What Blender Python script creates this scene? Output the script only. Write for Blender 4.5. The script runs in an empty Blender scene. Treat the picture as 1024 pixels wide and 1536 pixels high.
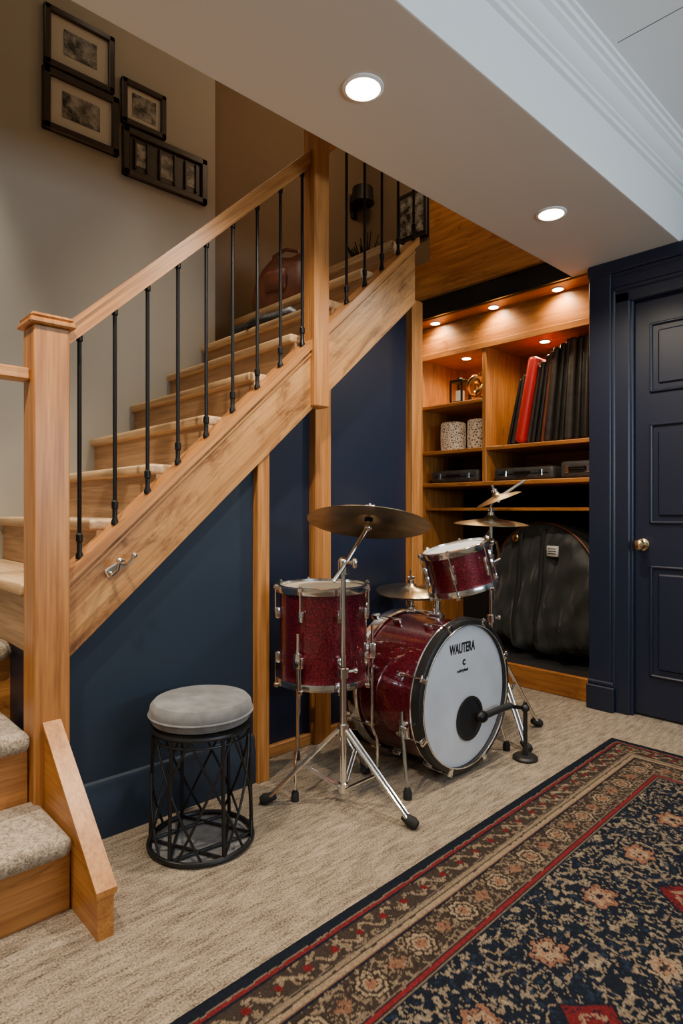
import bpy, bmesh, math, random
import numpy as np
from mathutils import Vector, Matrix
random.seed(3)
scene=bpy.context.scene
COL=scene.collection
# ------------------------------------------------------------ materials
def new_mat(name):
    m=bpy.data.materials.new(name); m.use_nodes=True
    nt=m.node_tree; b=nt.nodes["Principled BSDF"]
    return m,nt,b
def L(nt,a,b): nt.links.new(a,b)
def mat(name,col,rough=.5,metal=0,noise=0,nscale=30,bump=0,bscale=200,coat=0,emis=0,sheen=0):
    m,nt,b=new_mat(name)
    b.inputs["Base Color"].default_value=(*col,1); b.inputs["Roughness"].default_value=rough
    b.inputs["Metallic"].default_value=metal; b.inputs["Coat Weight"].default_value=coat
    if sheen: b.inputs["Sheen Weight"].default_value=sheen
    tc=nt.nodes.new("ShaderNodeTexCoord")
    if noise:
        n=nt.nodes.new("ShaderNodeTexNoise"); n.inputs["Scale"].default_value=nscale; n.inputs["Detail"].default_value=5
        L(nt,tc.outputs["Object"],n.inputs["Vector"])
        r=nt.nodes.new("ShaderNodeValToRGB")
        r.color_ramp.elements[0].position=.3; r.color_ramp.elements[1].position=.7
        r.color_ramp.elements[0].color=(*[c*(1-noise) for c in col],1)
        r.color_ramp.elements[1].color=(*[min(1,c*(1+noise)) for c in col],1)
        L(nt,n.outputs["Fac"],r.inputs["Fac"]); L(nt,r.outputs["Color"],b.inputs["Base Color"])
    if bump:
        n2=nt.nodes.new("ShaderNodeTexNoise"); n2.inputs["Scale"].default_value=bscale; n2.inputs["Detail"].default_value=4
        L(nt,tc.outputs["Object"],n2.inputs["Vector"])
        bp=nt.nodes.new("ShaderNodeBump"); bp.inputs["Strength"].default_value=bump; bp.inputs["Distance"].default_value=.01
        L(nt,n2.outputs["Fac"],bp.inputs["Height"]); L(nt,bp.outputs["Normal"],b.inputs["Normal"])
    if emis:
        b.inputs["Emission Color"].default_value=(*col,1); b.inputs["Emission Strength"].default_value=emis
    return m
def wood(name,axis,c0,c1,c2,rot=0,rough=.42,knots=True,coat=.1,kn=(.54,.70)):
    m,nt,b=new_mat(name)
    tc=nt.nodes.new("ShaderNodeTexCoord")
    mp=nt.nodes.new("ShaderNodeMapping"); mp.inputs["Rotation"].default_value=(0,rot,0)
    L(nt,tc.outputs["Object"],mp.inputs["Vector"])
    m2=nt.nodes.new("ShaderNodeMapping")
    s=[14,14,14]; s[axis]=1.1; m2.inputs["Scale"].default_value=s
    L(nt,mp.outputs["Vector"],m2.inputs["Vector"])
    n=nt.nodes.new("ShaderNodeTexNoise"); n.inputs["Scale"].default_value=1.3; n.inputs["Detail"].default_value=7; n.inputs["Distortion"].default_value=1.2
    L(nt,m2.outputs["Vector"],n.inputs["Vector"])
    r=nt.nodes.new("ShaderNodeValToRGB"); cr=r.color_ramp
    cr.elements[0].position=.28; cr.elements[0].color=(*c0,1)
    cr.elements[1].position=.75; cr.elements[1].color=(*c2,1)
    e=cr.elements.new(.5); e.color=(*c1,1)
    L(nt,n.outputs["Fac"],r.inputs["Fac"])
    m3=nt.nodes.new("ShaderNodeMapping"); s=[120,120,120]; s[axis]=4; m3.inputs["Scale"].default_value=s
    L(nt,mp.outputs["Vector"],m3.inputs["Vector"])
    n3=nt.nodes.new("ShaderNodeTexNoise"); n3.inputs["Scale"].default_value=1; n3.inputs["Detail"].default_value=3
    L(nt,m3.outputs["Vector"],n3.inputs["Vector"])
    r3=nt.nodes.new("ShaderNodeValToRGB"); r3.color_ramp.elements[0].position=.3; r3.color_ramp.elements[0].color=(.58,.52,.47,1); r3.color_ramp.elements[1].position=.6; r3.color_ramp.elements[1].color=(1,1,1,1)
    L(nt,n3.outputs["Fac"],r3.inputs["Fac"])
    mx=nt.nodes.new("ShaderNodeMixRGB"); mx.blend_type='MULTIPLY'; mx.inputs[0].default_value=.8
    L(nt,r.outputs["Color"],mx.inputs[1]); L(nt,r3.outputs["Color"],mx.inputs[2])
    out=mx.outputs[0]
    if knots:
        m4=nt.nodes.new("ShaderNodeMapping"); s=[9,9,9]; s[axis]=3.0; m4.inputs["Scale"].default_value=s
        L(nt,mp.outputs["Vector"],m4.inputs["Vector"])
        n4=nt.nodes.new("ShaderNodeTexNoise"); n4.inputs["Scale"].default_value=1.2; n4.inputs["Detail"].default_value=8;n4.inputs["Roughness"].default_value=.75; n4.inputs["Distortion"].default_value=.8
        L(nt,m4.outputs["Vector"],n4.inputs["Vector"])
        r4=nt.nodes.new("ShaderNodeValToRGB"); r4.color_ramp.elements[0].position=kn[0]; r4.color_ramp.elements[0].color=(1,1,1,1); r4.color_ramp.elements[1].position=kn[1]; r4.color_ramp.elements[1].color=(.36,.27,.20,1)
        L(nt,n4.outputs["Fac"],r4.inputs["Fac"])
        mk=nt.nodes.new("ShaderNodeMixRGB"); mk.blend_type='MULTIPLY'; mk.inputs[0].default_value=.9
        L(nt,out,mk.inputs[1]); L(nt,r4.outputs["Color"],mk.inputs[2]); out=mk.outputs[0]
    L(nt,out,b.inputs["Base Color"])
    b.inputs["Roughness"].default_value=rough; b.inputs["Coat Weight"].default_value=coat; b.inputs["Coat Roughness"].default_value=.25
    bp=nt.nodes.new("ShaderNodeBump"); bp.inputs["Strength"].default_value=.12; bp.inputs["Distance"].default_value=.003
    L(nt,n3.outputs["Fac"],bp.inputs["Height"]); L(nt,bp.outputs["Normal"],b.inputs["Normal"])
    return m
OAK=((.31,.115,.025),(.47,.195,.048),(.58,.265,.073))
LT=((.42,.25,.11),(.55,.35,.17),(.64,.43,.22))
SA=math.atan(.92)
wx=wood("oak_x",0,*OAK); wy=wood("oak_y",1,*OAK); wz=wood("oak_z",2,*OAK,knots=False)
ws=wood("oak_stringer",0,*((.30,.128,.035),(.49,.232,.07),(.60,.32,.108)),rot=SA,kn=(.49,.64))
wr=wood("oak_rail",0,*OAK,rot=SA,knots=False)
wt=wood("tread_oak",1,*LT,knots=False,rough=.5)
wrise=wood("riser_oak",1,*((.32,.175,.075),(.43,.25,.115),(.5,.31,.15)),knots=False,rough=.55)
CL=((.30,.105,.019),(.44,.162,.031),(.52,.21,.045))  # oak tinted redder so its colour carries the closet's warm glow
cly=wood("closet_oak_y",1,*CL); clz=wood("closet_oak_z",2,*CL)
skirtw=wood("skirt_oak",1,*((.43,.16,.033),(.54,.22,.047),(.62,.275,.068)),rot=0,knots=False,coat=.15)
NAVY=(.0058,.0155,.034)
navy=mat("navy_paint",NAVY,.55,noise=.06,nscale=3,bump=.02,bscale=300)
navyd=mat("navy_paint_satin",(.0075,.0125,.032),.40)
wallm=mat("warm_grey_wall",(.36,.335,.28),.85,noise=.03,nscale=2,bump=.03,bscale=400)
wallb=mat("shaded_brown_wall",(.20,.14,.083),.85,noise=.05,nscale=2)  # darker brown carries the shadow on the wall past the corner
ceilm=mat("ceiling_paint",(.86,.86,.85),.8,bump=.02,bscale=300)
sofm=mat("soffit_shaded_paint",(.63,.58,.50),.75,bump=.02,bscale=300)  # soffit paint with the underside's shade put into its beige
white=mat("white_trim",(.92,.92,.91),.4)
black=mat("black_metal",(.010,.010,.011),.4,metal=.6)
wire=mat("dark_grey_wire",(.030,.031,.033),.4,metal=.7)
blackp=mat("black_plastic",(.012,.012,.013),.45)
band=mat("black_gloss",(.010,.010,.011),.15)
rubber=mat("rubber",(.010,.010,.010),.8)
chrome=mat("chrome",(.85,.84,.82),.14,metal=1)
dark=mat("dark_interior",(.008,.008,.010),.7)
bronze=mat("cymbal_bronze",(.36,.26,.145),.32,metal=1,noise=.3,nscale=12)
gold=mat("brass_gold",(.75,.5,.2),.25,metal=1)
headw=mat("drum_head",(.70,.73,.79),.4,noise=.1,nscale=6)
headt=mat("drum_head_coated",(.55,.48,.38),.5,noise=.06,nscale=6)
seatm=mat("grey_suede",(.145,.145,.148),.9,noise=.28,nscale=22,bump=.15,bscale=200,sheen=.25)
leather=mat("brown_leather",(.13,.034,.012),.45,noise=.3,nscale=15)
blk_leather=mat("black_leather",(.013,.012,.012),.42,noise=.3,nscale=20,bump=.2,bscale=80)
gry_leather=mat("charcoal_leather",(.04,.037,.035),.5,noise=.3,nscale=20,bump=.2,bscale=80)
redl=mat("red_leather",(.55,.016,.014),.38)
matte=mat("mat_board",(.50,.47,.40),.9)
bagm=mat("black_nylon",(.019,.021,.020),.62,bump=.5,bscale=9,sheen=.2)
label=mat("label",(.6,.6,.56),.6)
lampe=mat("lamp_glow",(1,.84,.60),.5,emis=35)
lampc=mat("lamp_glow_small",(1,.82,.52),.5,emis=110)
def printm(name,sc):
    m,nt,b=new_mat(name); tc=nt.nodes.new("ShaderNodeTexCoord"); n=nt.nodes.new("ShaderNodeTexNoise")
    n.inputs["Scale"].default_value=sc; n.inputs["Detail"].default_value=8; n.inputs["Roughness"].default_value=.7
    L(nt,tc.outputs["Object"],n.inputs["Vector"]); r=nt.nodes.new("ShaderNodeValToRGB")
    r.color_ramp.elements[0].position=.40; r.color_ramp.elements[0].color=(.02,.02,.02,1)
    r.color_ramp.elements[1].position=.62; r.color_ramp.elements[1].color=(.34,.33,.30,1)
    L(nt,n.outputs["Fac"],r.inputs["Fac"]); L(nt,r.outputs["Color"],b.inputs["Base Color"]); b.inputs["Roughness"].default_value=.25
    return m
pr1=printm("print_a",18)
def sparkle():
    m,nt,b=new_mat("red_sparkle"); tc=nt.nodes.new("ShaderNodeTexCoord")
    v=nt.nodes.new("ShaderNodeTexVoronoi"); v.inputs["Scale"].default_value=330
    L(nt,tc.outputs["Object"],v.inputs["Vector"])
    sep=nt.nodes.new("ShaderNodeSeparateColor"); L(nt,v.outputs["Color"],sep.inputs[0])
    r=nt.nodes.new("ShaderNodeValToRGB"); r.color_ramp.elements[0].position=.6; r.color_ramp.elements[0].color=(.085,.002,.009,1)
    r.color_ramp.elements[1].position=1; r.color_ramp.elements[1].color=(.34,.015,.035,1)
    L(nt,sep.outputs[0],r.inputs["Fac"]); L(nt,r.outputs["Color"],b.inputs["Base Color"])
    b.inputs["Metallic"].default_value=.55; b.inputs["Roughness"].default_value=.32; b.inputs["Coat Weight"].default_value=1; b.inputs["Coat Roughness"].default_value=.03
    bp=nt.nodes.new("ShaderNodeBump"); bp.inputs["Strength"].default_value=.2; bp.inputs["Distance"].default_value=.002
    L(nt,v.outputs["Color"],bp.inputs["Height"]); L(nt,bp.outputs["Normal"],b.inputs["Normal"])
    return m
redsp=sparkle()
def carpet(name,ca,cb,sx,sy,pile=1.0):
    m,nt,b=new_mat(name); tc=nt.nodes.new("ShaderNodeTexCoord")
    mp=nt.nodes.new("ShaderNodeMapping"); mp.inputs["Scale"].default_value=(sx,sy,40); L(nt,tc.outputs["Object"],mp.inputs["Vector"])
    n=nt.nodes.new("ShaderNodeTexNoise"); n.inputs["Scale"].default_value=1; n.inputs["Detail"].default_value=5; n.inputs["Roughness"].default_value=.7
    L(nt,mp.outputs["Vector"],n.inputs["Vector"])
    n2=nt.nodes.new("ShaderNodeTexNoise"); n2.inputs["Scale"].default_value=190; n2.inputs["Detail"].default_value=4
    L(nt,tc.outputs["Object"],n2.inputs["Vector"])
    mx=nt.nodes.new("ShaderNodeMath"); mx.operation='ADD'; L(nt,n.outputs["Fac"],mx.inputs[0]); L(nt,n2.outputs["Fac"],mx.inputs[1])
    h=nt.nodes.new("ShaderNodeMath"); h.operation='MULTIPLY'; h.inputs[1].default_value=.5; L(nt,mx.outputs[0],h.inputs[0])
    r=nt.nodes.new("ShaderNodeValToRGB"); r.color_ramp.elements[0].position=.38; r.color_ramp.elements[0].color=(*ca,1); r.color_ramp.elements[1].position=.6; r.color_ramp.elements[1].color=(*cb,1)
    L(nt,h.outputs[0],r.inputs["Fac"]); L(nt,r.outputs["Color"],b.inputs["Base Color"])
    b.inputs["Roughness"].default_value=.95; b.inputs["Sheen Weight"].default_value=.15; b.inputs["Specular IOR Level"].default_value=.1
    bp=nt.nodes.new("ShaderNodeBump"); bp.inputs["Strength"].default_value=.6*pile; bp.inputs["Distance"].default_value=.006
    L(nt,h.outputs[0],bp.inputs["Height"]); L(nt,bp.outputs["Normal"],b.inputs["Normal"])
    return m
floorc=carpet("carpet_floor_beige",(.075,.054,.036),(.41,.325,.23),11,56,1.5)
stairc=carpet("carpet_runner",(.14,.105,.07),(.48,.39,.29),60,60,1.5)
# ------------------------------------------------------------ builder
def frame(p,d,roll=0):
    return Matrix.Translation(Vector(p))@Vector(d).to_track_quat('Z','Y').to_matrix().to_4x4()@Matrix.Rotation(roll,4,'Z')
class Bd:
    def __init__(s): s.v=[];s.f=[];s.mi=[];s.mats=[]
    def add(s,vs,fs,m,M=None):
        if m not in s.mats: s.mats.append(m)
        i=s.mats.index(m); o=len(s.v)
        for v in vs:
            v=Vector(v); s.v.append(tuple(M@v) if M else tuple(v))
        for f in fs: s.f.append([a+o for a in f]); s.mi.append(i)
    def box(s,lo,hi,m,bev=.003,M=None,seg=1):
        bm=bmesh.new(); bmesh.ops.create_cube(bm,size=1)
        c=[(a+b)/2 for a,b in zip(lo,hi)]; d=[abs(b-a) for a,b in zip(lo,hi)]
        for v in bm.verts: v.co=Vector([c[k]+v.co[k]*d[k] for k in range(3)])
        bev=min(bev,min(d)*.45)
        if bev>0: bmesh.ops.bevel(bm,geom=bm.edges[:]+bm.verts[:],offset=bev,segments=seg,affect='EDGES',profile=.5)
        bm.verts.index_update()
        s.add([v.co for v in bm.verts],[[v.index for v in f.verts] for f in bm.faces],m,M); bm.free()
    def prism(s,poly,axis,a,b,m,M=None):
        n=len(poly)
        def mk(p,t):
            if axis=='y': return (p[0],t,p[1])
            if axis=='x': return (t,p[0],p[1])
            return (p[0],p[1],t)
        vs=[mk(p,a) for p in poly]+[mk(p,b) for p in poly]
        fs=[list(range(n))[::-1],list(range(n,2*n))]+[[i,(i+1)%n,n+(i+1)%n,n+i] for i in range(n)]
        s.add(vs,fs,m,M)
    def lathe(s,prof,m,M=None,seg=48,loop=False):
        vs=[];rings=[]
        for r,z in prof:
            if r<1e-6: rings.append([len(vs)]); vs.append((0,0,z))
            else:
                rings.append(list(range(len(vs),len(vs)+seg)))
                vs+=[(r*math.cos(2*math.pi*i/seg),r*math.sin(2*math.pi*i/seg),z) for i in range(seg)]
        fs=[]; pr=list(zip(rings[:-1],rings[1:]))
        if loop: pr.append((rings[-1],rings[0]))
        for a,b in pr:
            for i in range(seg):
                j=(i+1)%seg
                if len(a)==1 and len(b)==1: continue
                if len(a)==1: fs.append([a[0],b[j],b[i]])
                elif len(b)==1: fs.append([a[i],a[j],b[0]])
                else: fs.append([a[i],a[j],b[j],b[i]])
        s.add(vs,fs,m,M)
    def tube(s,pts,r,m,seg=10,closed=False,M=None,r2=None,flat=None):
        pts=[Vector(p) for p in pts]; n=len(pts); vs=[];fs=[]
        up=None
        for i,p in enumerate(pts):
            if closed: t=(pts[(i+1)%n]-pts[i-1]).normalized()
            else: t=(pts[min(i+1,n-1)]-pts[max(i-1,0)]).normalized()
            if up is None:
                up=Vector((0,0,1)) if abs(t.z)<.9 else Vector((1,0,0))
            a=t.cross(up).normalized(); bb=a.cross(t).normalized(); up=bb
            rr=r if r2 is None else r+(r2-r)*i/max(1,n-1)
            for k in range(seg):
                an=2*math.pi*k/seg
                vs.append(p+a*math.cos(an)*rr+bb*math.sin(an)*rr*(flat or 1))
        for i in range(n if closed else n-1):
            j=(i+1)%n
            for k in range(seg):
                l=(k+1)%seg
                fs.append([i*seg+k,i*seg+l,j*seg+l,j*seg+k])
        if not closed:
            fs.append(list(range(seg))[::-1]); fs.append([(n-1)*seg+k for k in range(seg)])
        s.add(vs,fs,m,M)
    def ball(s,c,r,m,sc=(1,1,1),seg=20,M=None):
        pr=[(r*math.sin(math.pi*i/12)*1.0,-r*math.cos(math.pi*i/12)) for i in range(13)]
        pr[0]=(0,-r);pr[-1]=(0,r)
        S=Matrix.Translation(Vector(c))@Matrix.Diagonal((*sc,1))
        s.lathe(pr,m,(M@S) if M else S,seg)
    def done(s,name,parent=None,ang=32,M=None):
        me=bpy.data.meshes.new(name); me.from_pydata(s.v,[],s.f)
        for m in s.mats: me.materials.append(m)
        me.polygons.foreach_set("material_index",s.mi)
        bm=bmesh.new(); bm.from_mesh(me); bmesh.ops.recalc_face_normals(bm,faces=bm.faces); bm.to_mesh(me); bm.free()
        me.polygons.foreach_set("use_smooth",[True]*len(me.polygons))
        try: me.set_sharp_from_angle(angle=math.radians(ang))
        except Exception: pass
        ob=bpy.data.objects.new(name,me); COL.objects.link(ob)
        if M: ob.matrix_world=M
        if parent: ob.parent=parent
        return ob
def empty(name):
    e=bpy.data.objects.new(name,None); COL.objects.link(e); e.empty_display_size=.1; return e
def circ(c,r,n=48,z=0,axis='z'):
    return [(c[0]+r*math.cos(2*math.pi*i/n),c[1]+r*math.sin(2*math.pi*i/n),z) for i in range(n)]
# ------------------------------------------------------------ room shell
b=Bd(); b.box((-1.8,-2.4,-.1),(4.1,3.5,0),floorc,0); b.done("floor")
b=Bd()
b.box((3.25,-2.4,0),(3.40,.46,2.68),navy,0); b.box((3.25,.46,2.12),(3.40,1.28,2.68),navy,0); b.box((3.25,1.28,0),(3.40,1.48,2.68),navy,0)
b.done("wall_east")
b=Bd(); b.box((-1.8,-2.5,0),(3.4,-2.4,2.68),wallm,0); b.done("wall_south")
b=Bd(); b.box((-1.9,-2.5,0),(-1.8,1.6,2.68),wallm,0); b.done("wall_west")
b=Bd(); b.box((-.6,3.06,0),(1.88,3.2,4.0),wallm,0); b.done("wall_north")
b=Bd(); b.box((1.88,3.25,0),(3.4,3.35,4.0),wallb,0); b.box((1.80,3.2,0),(1.90,3.35,4.0),wallb,0)
b.done("wall_north_upper")
b=Bd(); b.box((-.6,1.60,0),(-.5,3.2,4.0),wallm,0); b.box((-1.9,1.60,0),(-.5,1.7,4.0),wallm,0); b.done("wall_stairwell_west")
b=Bd(); b.box((-1.9,-2.5,2.68),(3.4,1.04,2.75),ceilm,0); b.done("ceiling")
b=Bd(); b.box((-.6,1.45,4.0),(4.1,3.4,4.08),sofm,0); b.done("ceiling_stairwell")
b=Bd(); b.box((2.165,-2.3,2.6785),(2.1665,.90,2.6805),dark,0); b.done("trim_ceiling_seam")
b=Bd(); b.box((-1.85,1.04,2.34),(3.3,1.60,2.9),sofm,0); b.box((-.6,1.5,2.9),(3.4,1.6,4.0),sofm,0)
b.box((-1.85,1.036,2.3405),(3.25,1.04,2.68),ceilm,0); b.done("soffit")  # whiter sheet over the same paint, giving the face its lit look
b=Bd()
prof=[(1.036,2.565),(1.018,2.565),(1.015,2.580),(1.004,2.583),(1.002,2.592),(.992,2.598),(.978,2.612),(.968,2.632),(.950,2.642),(.946,2.652),(.934,2.655),(.930,2.668),(.918,2.670),(.916,2.68),(1.036,2.68)]
b.prism(prof,'x',-1.8,3.25,white); b.done("trim_crown")
# ------------------------------------------------------------ door wall trim
b=Bd()
b.box((3.195,1.365,0),(3.25,1.48,2.30),navyd,.004)
b.box((3.21,1.275,0),(3.25,1.365,2.17),navyd,.006); b.box((3.20,1.345,0),(3.25,1.368,2.19),navyd,.006); b.box((3.222,1.262,0),(3.25,1.285,2.125),navyd,.004)
b.box((3.21,.375,2.115),(3.25,1.365,2.19),navyd,.006); b.box((3.20,.37,2.175),(3.25,1.368,2.20),navyd,.006)
b.box((3.21,.375,0),(3.25,.465,2.17),navyd,.006)
b.box((3.21,-.5,2.20),(3.25,1.48,2.30),navyd,.003)
b.box((3.185,-.5,2.275),(3.25,1.485,2.34),navyd,.008); b.box((3.20,-.5,2.255),(3.25,1.483,2.28),navyd,.008)
b.box((3.18,1.345,0),(3.25,1.49,.13),navyd,.006); b.box((3.187,1.35,.13),(3.25,1.485,.155),navyd,.006)
b.done("trim_door_casing")
b=Bd()
b.box((3.25,.47,.012),(3.285,1.272,2.112),navyd,.003)
def panel(y0,y1,z0,z1):
    w=.014
    b.box((3.238,y0,z0),(3.252,y0+w,z1),navyd,.005); b.box((3.238,y1-w,z0),(3.252,y1,z1),navyd,.005)
    b.box((3.238,y0,z0),(3.252,y1,z0+w),navyd,.005); b.box((3.238,y0,z1-w),(3.252,y1,z1),navyd,.005)
    b.box((3.24,y0+.04,z0+.04),(3.256,y1-.04,z1-.04),navyd,.012)
for (y0,y1) in ((.91,1.19),(.55,.83)):
    panel(y0,y1,1.64,1.99); panel(y0,y1,.98,1.485); panel(y0,y1,.21,.77)
M=frame((3.25,1.222,.875),(-1,0,0))
b.lathe([(0,0),(.03,0),(.03,.006),(.024,.01),(.011,.014),(.010,.03),(.018,.036),(.027,.046),(.029,.056),(.024,.068),(.012,.074),(0,.075)],mat("polished_brass",(.85,.66,.38),.18,metal=1),M,28)
b.done("door_1")
# ------------------------------------------------------------ main staircase
stair=empty("staircase")
def ztop(x): return .857+.92*(x-.67)
def zbot(x): return .602+.893*(x-.67)
b=Bd()
b.prism([(.66,zbot(.66)),(2.29,zbot(2.29)),(2.29,ztop(2.29)),(.66,ztop(.66))],'y',1.92,1.98,ws)
b.done("stringer",stair)
b=Bd()
b.prism([(.66,ztop(.66)-.03),(2.31,ztop(2.31)-.03),(2.31,ztop(2.31)+.008),(.66,ztop(.66)+.008)],'y',1.907,1.993,wr)
b.prism([(.66,ztop(.66)-.055),(2.29,ztop(2.29)-.055),(2.29,ztop(2.29)-.045),(.66,ztop(.66)-.045)],'y',1.915,1.93,wr)
b.done("stringer_cap",stair)
N=[(.575,.83)]
for i in range(1,9): N.append((.575+.205*i,.83+.19*i))
b=Bd()
for i,(xn,z) in enumerate(N):
    x1=xn+.225 if i<8 else 2.36
    b.box((xn-.025,1.982,z-.038),(x1,3.055,z),wt,.012,seg=3)
b.done("treads",stair)
b=Bd()
prev=.62
for xn,z in N:
    b.box((xn,1.985,prev),(xn+.02,3.055,z-.036),wrise,.001); prev=z
b.done("risers",stair)
b=Bd()
poly=[(.585,.0),(.585,.80)]
for i,(xn,z) in enumerate(N[1:]):
    poly+= [(xn+.01,N[i][1]-.03),(xn+.01,z-.03)]
poly+=[(2.35,N[-1][1]-.03),(2.35,zbot(2.35)+.03),(1.0,zbot(1.0)+.03),(.7,.0)]
b.prism(poly,'y',1.99,3.05,navyd); b.done("carriage",stair)
b=Bd()
b.box((-.5,2.19,.575),(.60,3.055,.62),stairc,.018,seg=3); b.box((-.5,2.21,0),(.60,3.05,.575),wx,.001)
b.box((-.5,1.90,.36),(.556,2.22,.41),stairc,.022,seg=3); b.box((-.5,1.925,0),(.556,2.215,.365),wx,.001)
b.box((-.5,1.635,.15),(.584,1.93,.205),stairc,.024,seg=4); b.box((-.5,1.665,0),(.584,1.925,.155),wx,.001)
b.box((-.5,2.165,.565),(.575,2.25,.622),stairc,.024,seg=4); b.box((-.5,1.885,.355),(.556,1.96,.412),stairc,.024,seg=4)
b.done("lower_steps",stair)
b=Bd()
b.prism([(1.49,0),(1.90,0),(1.90,.425),(1.875,.425),(1.49,.115)],'x',.588,.628,skirtw)
b.prism([(1.485,.105),(1.88,.42),(1.88,.436),(1.485,.121)],'x',.583,.634,skirtw)
b.done("skirt_board",stair)
b=Bd()
b.box((.56,1.88,0),(.66,1.98,1.585),wz,.004)
b.box((.545,1.865,1.585),(.675,1.995,1.603),wz,.005); b.box((.55,1.87,1.603),(.67,1.99,1.618),wz,.007)
b.done("newel_post",stair)
b=Bd()
b.box((1.628,1.89,zbot(1.68)-.03),(1.708,1.965,3.9),wz,.005)
b.box((1.79,2.075,0),(1.885,2.135,1.75),wz,.004)
b.done("support_post",stair)
b=Bd(); b.box((1.375,1.93,0),(1.43,2.0,zbot(1.4)+.03),wz,.003); b.done("wood_post",stair)
b=Bd(); b.box((2.455,2.075,0),(2.54,2.14,2.15),wz,.003); b.done("wood_post_end",stair)
rail=empty("stair_railing")
def zr(x): return 1.578+.944*(x-.665)
b=Bd()
b.prism([(.66,zr(.66)-.032),(1.63,zr(1.63)-.032),(1.63,zr(1.63)+.03),(.66,zr(.66)+.03)],'y',1.915,1.965,wr)
b.prism([(.66,zr(.66)+.02),(1.63,zr(1.63)+.02),(1.63,zr(1.63)+.038),(.66,zr(.66)+.038)],'y',1.908,1.972,wr)
b.prism([(1.708,zr(1.708)-.032),(2.36,zr(2.36)-.032),(2.36,zr(2.36)+.03),(1.708,zr(1.708)+.03)],'y',1.915,1.965,wr)
b.box((-.5,1.91,1.425),(.56,1.96,1.462),wx,.006)
b.done("handrail",rail)
b=Bd()
xs=[.709+.1115*i for i in range(9)]+[1.852+.113*i for i in range(5)]
for x in xs:
    z0=ztop(x)+.006; z1=zr(x)-.03
    b.tube([(x,1.94,z0),(x,1.94,z1)],.0065,black,10)
    b.lathe([(0,0),(.012,0),(.012,.012),(.008,.022),(.008,.05),(.011,.054),(.011,.075),(.0065,.08)],black,Matrix.Translation((x,1.94,z0)),12)
    b.lathe([(.0065,0),(.010,.004),(.010,.02),(0,.02)],black,Matrix.Translation((x,1.94,z1-.02)),12)
b.done("balusters",rail)
b=Bd()
M=Matrix.Translation((.815,1.917,.865))@Matrix.Diagonal((1.25,1.25,1.25,1))
b.box((-.03,-.004,-.012),(.03,.004,.012),chrome,.003,M=M@Matrix.Rotation(-.5,4,'Y'))
b.tube([(-.02,-.006,-.01),(-.022,-.03,-.012),(-.015,-.045,0),(-.01,-.045,.02)],.005,chrome,8,M=M)
b.tube([(.015,-.006,.01),(.02,-.03,.012),(.03,-.04,.03)],.005,chrome,8,M=M); b.ball((.03,-.04,.033),.008,chrome,M=M); b.ball((-.01,-.045,.022),.008,chrome,M=M)
b.done("wall_hook")
# ------------------------------------------------------------ under-stair walls
b=Bd()
b.prism([(.66,0),(1.376,0),(1.376,zbot(1.376)+.04),(.66,zbot(.66)+.04)],'y',1.965,1.988,navy)
b.box((1.395,1.97,0),(1.43,2.14,zbot(1.4)),navy,0)
b.prism([(1.40,0),(1.79,0),(1.79,zbot(1.79)+.10),(1.40,zbot(1.40)+.10)],'y',2.12,2.14,navyd)
b.prism([(1.885,0),(2.46,0),(2.46,2.14),(1.885,zbot(1.885)+.10)],'y',2.12,2.14,navyd)
b.box((2.50,2.14,0),(2.54,2.80,2.14),navy,0)
b.box((2.50,2.80,0),(3.27,2.84,2.34),navy,0)
b.done("wall_understair")
b=Bd()
b.prism([(1.965,0),(1.965,.185),(1.955,.18),(1.951,.165),(1.951,.14),(1.945,.125),(1.945,0)],'x',.662,1.374,navy)
b.done("baseboard_north")
b=Bd(); b.box((1.432,2.095,0),(1.788,2.12,.05),wx,.004); b.box((1.887,2.095,0),(2.453,2.12,.05),wx,.004); b.done("baseboard_understair")
# ------------------------------------------------------------ closet
clo=empty("closet_shelving")
b=Bd()
b.box((3.27,1.50,0),(3.30,2.79,.125),cly,.003)
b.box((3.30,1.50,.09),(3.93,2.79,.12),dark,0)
b.done("base_board",clo)
b=Bd()
b.box((3.25,1.48,0),(3.95,1.50,2.36),clz,0); b.box((3.27,2.79,0),(3.95,2.81,2.36),clz,0)
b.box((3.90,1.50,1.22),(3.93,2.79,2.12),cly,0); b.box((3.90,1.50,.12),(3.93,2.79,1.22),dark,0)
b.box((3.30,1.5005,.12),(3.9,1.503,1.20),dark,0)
b.box((3.40,2.255,1.235),(3.90,2.285,2.11),clz,.003)
b.box((3.262,1.50,2.33),(3.42,2.79,2.35),cly,.0)
b.box((3.40,1.50,2.11),(3.42,2.79,2.33),cly,.002); b.box((3.42,1.50,2.11),(3.9,2.79,2.13),cly,0)
b.box((3.392,1.50,2.10),(3.40,2.79,2.14),cly,.002)
b.done("carcass",clo)
b=Bd()
b.box((3.40,1.503,1.435),(3.90,2.255,1.46),cly,.003)
b.box((3.40,2.285,1.435),(3.90,2.788,1.46),cly,.003)
b.box((3.40,2.285,1.755),(3.90,2.788,1.78),cly,.003)
b.box((3.39,1.503,1.208),(3.90,2.788,1.235),cly,.003)
b.box((3.44,1.503,1.045),(3.90,2.788,1.065),cly,.003)
b.done("shelves",clo)
b=Bd(); b.box((3.235,1.60,2.335),(3.262,2.80,2.46),band,.002); b.done("closet_header_band",clo)
b=Bd(); b.box((3.21,1.60,2.46),(3.28,3.2,2.70),wy,.004); b.done("header_beam",clo)
b=Bd(); b.box((3.28,1.60,2.70),(3.31,2.62,4.0),wy,0); b.box((3.255,1.6,2.70),(3.28,2.3,2.84),wy,.004); b.done("wall_east_upper")
b=Bd(); b.box((3.30,2.62,2.35),(3.34,3.25,4.0),wallb,0); b.done("wall_east_landing")
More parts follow.
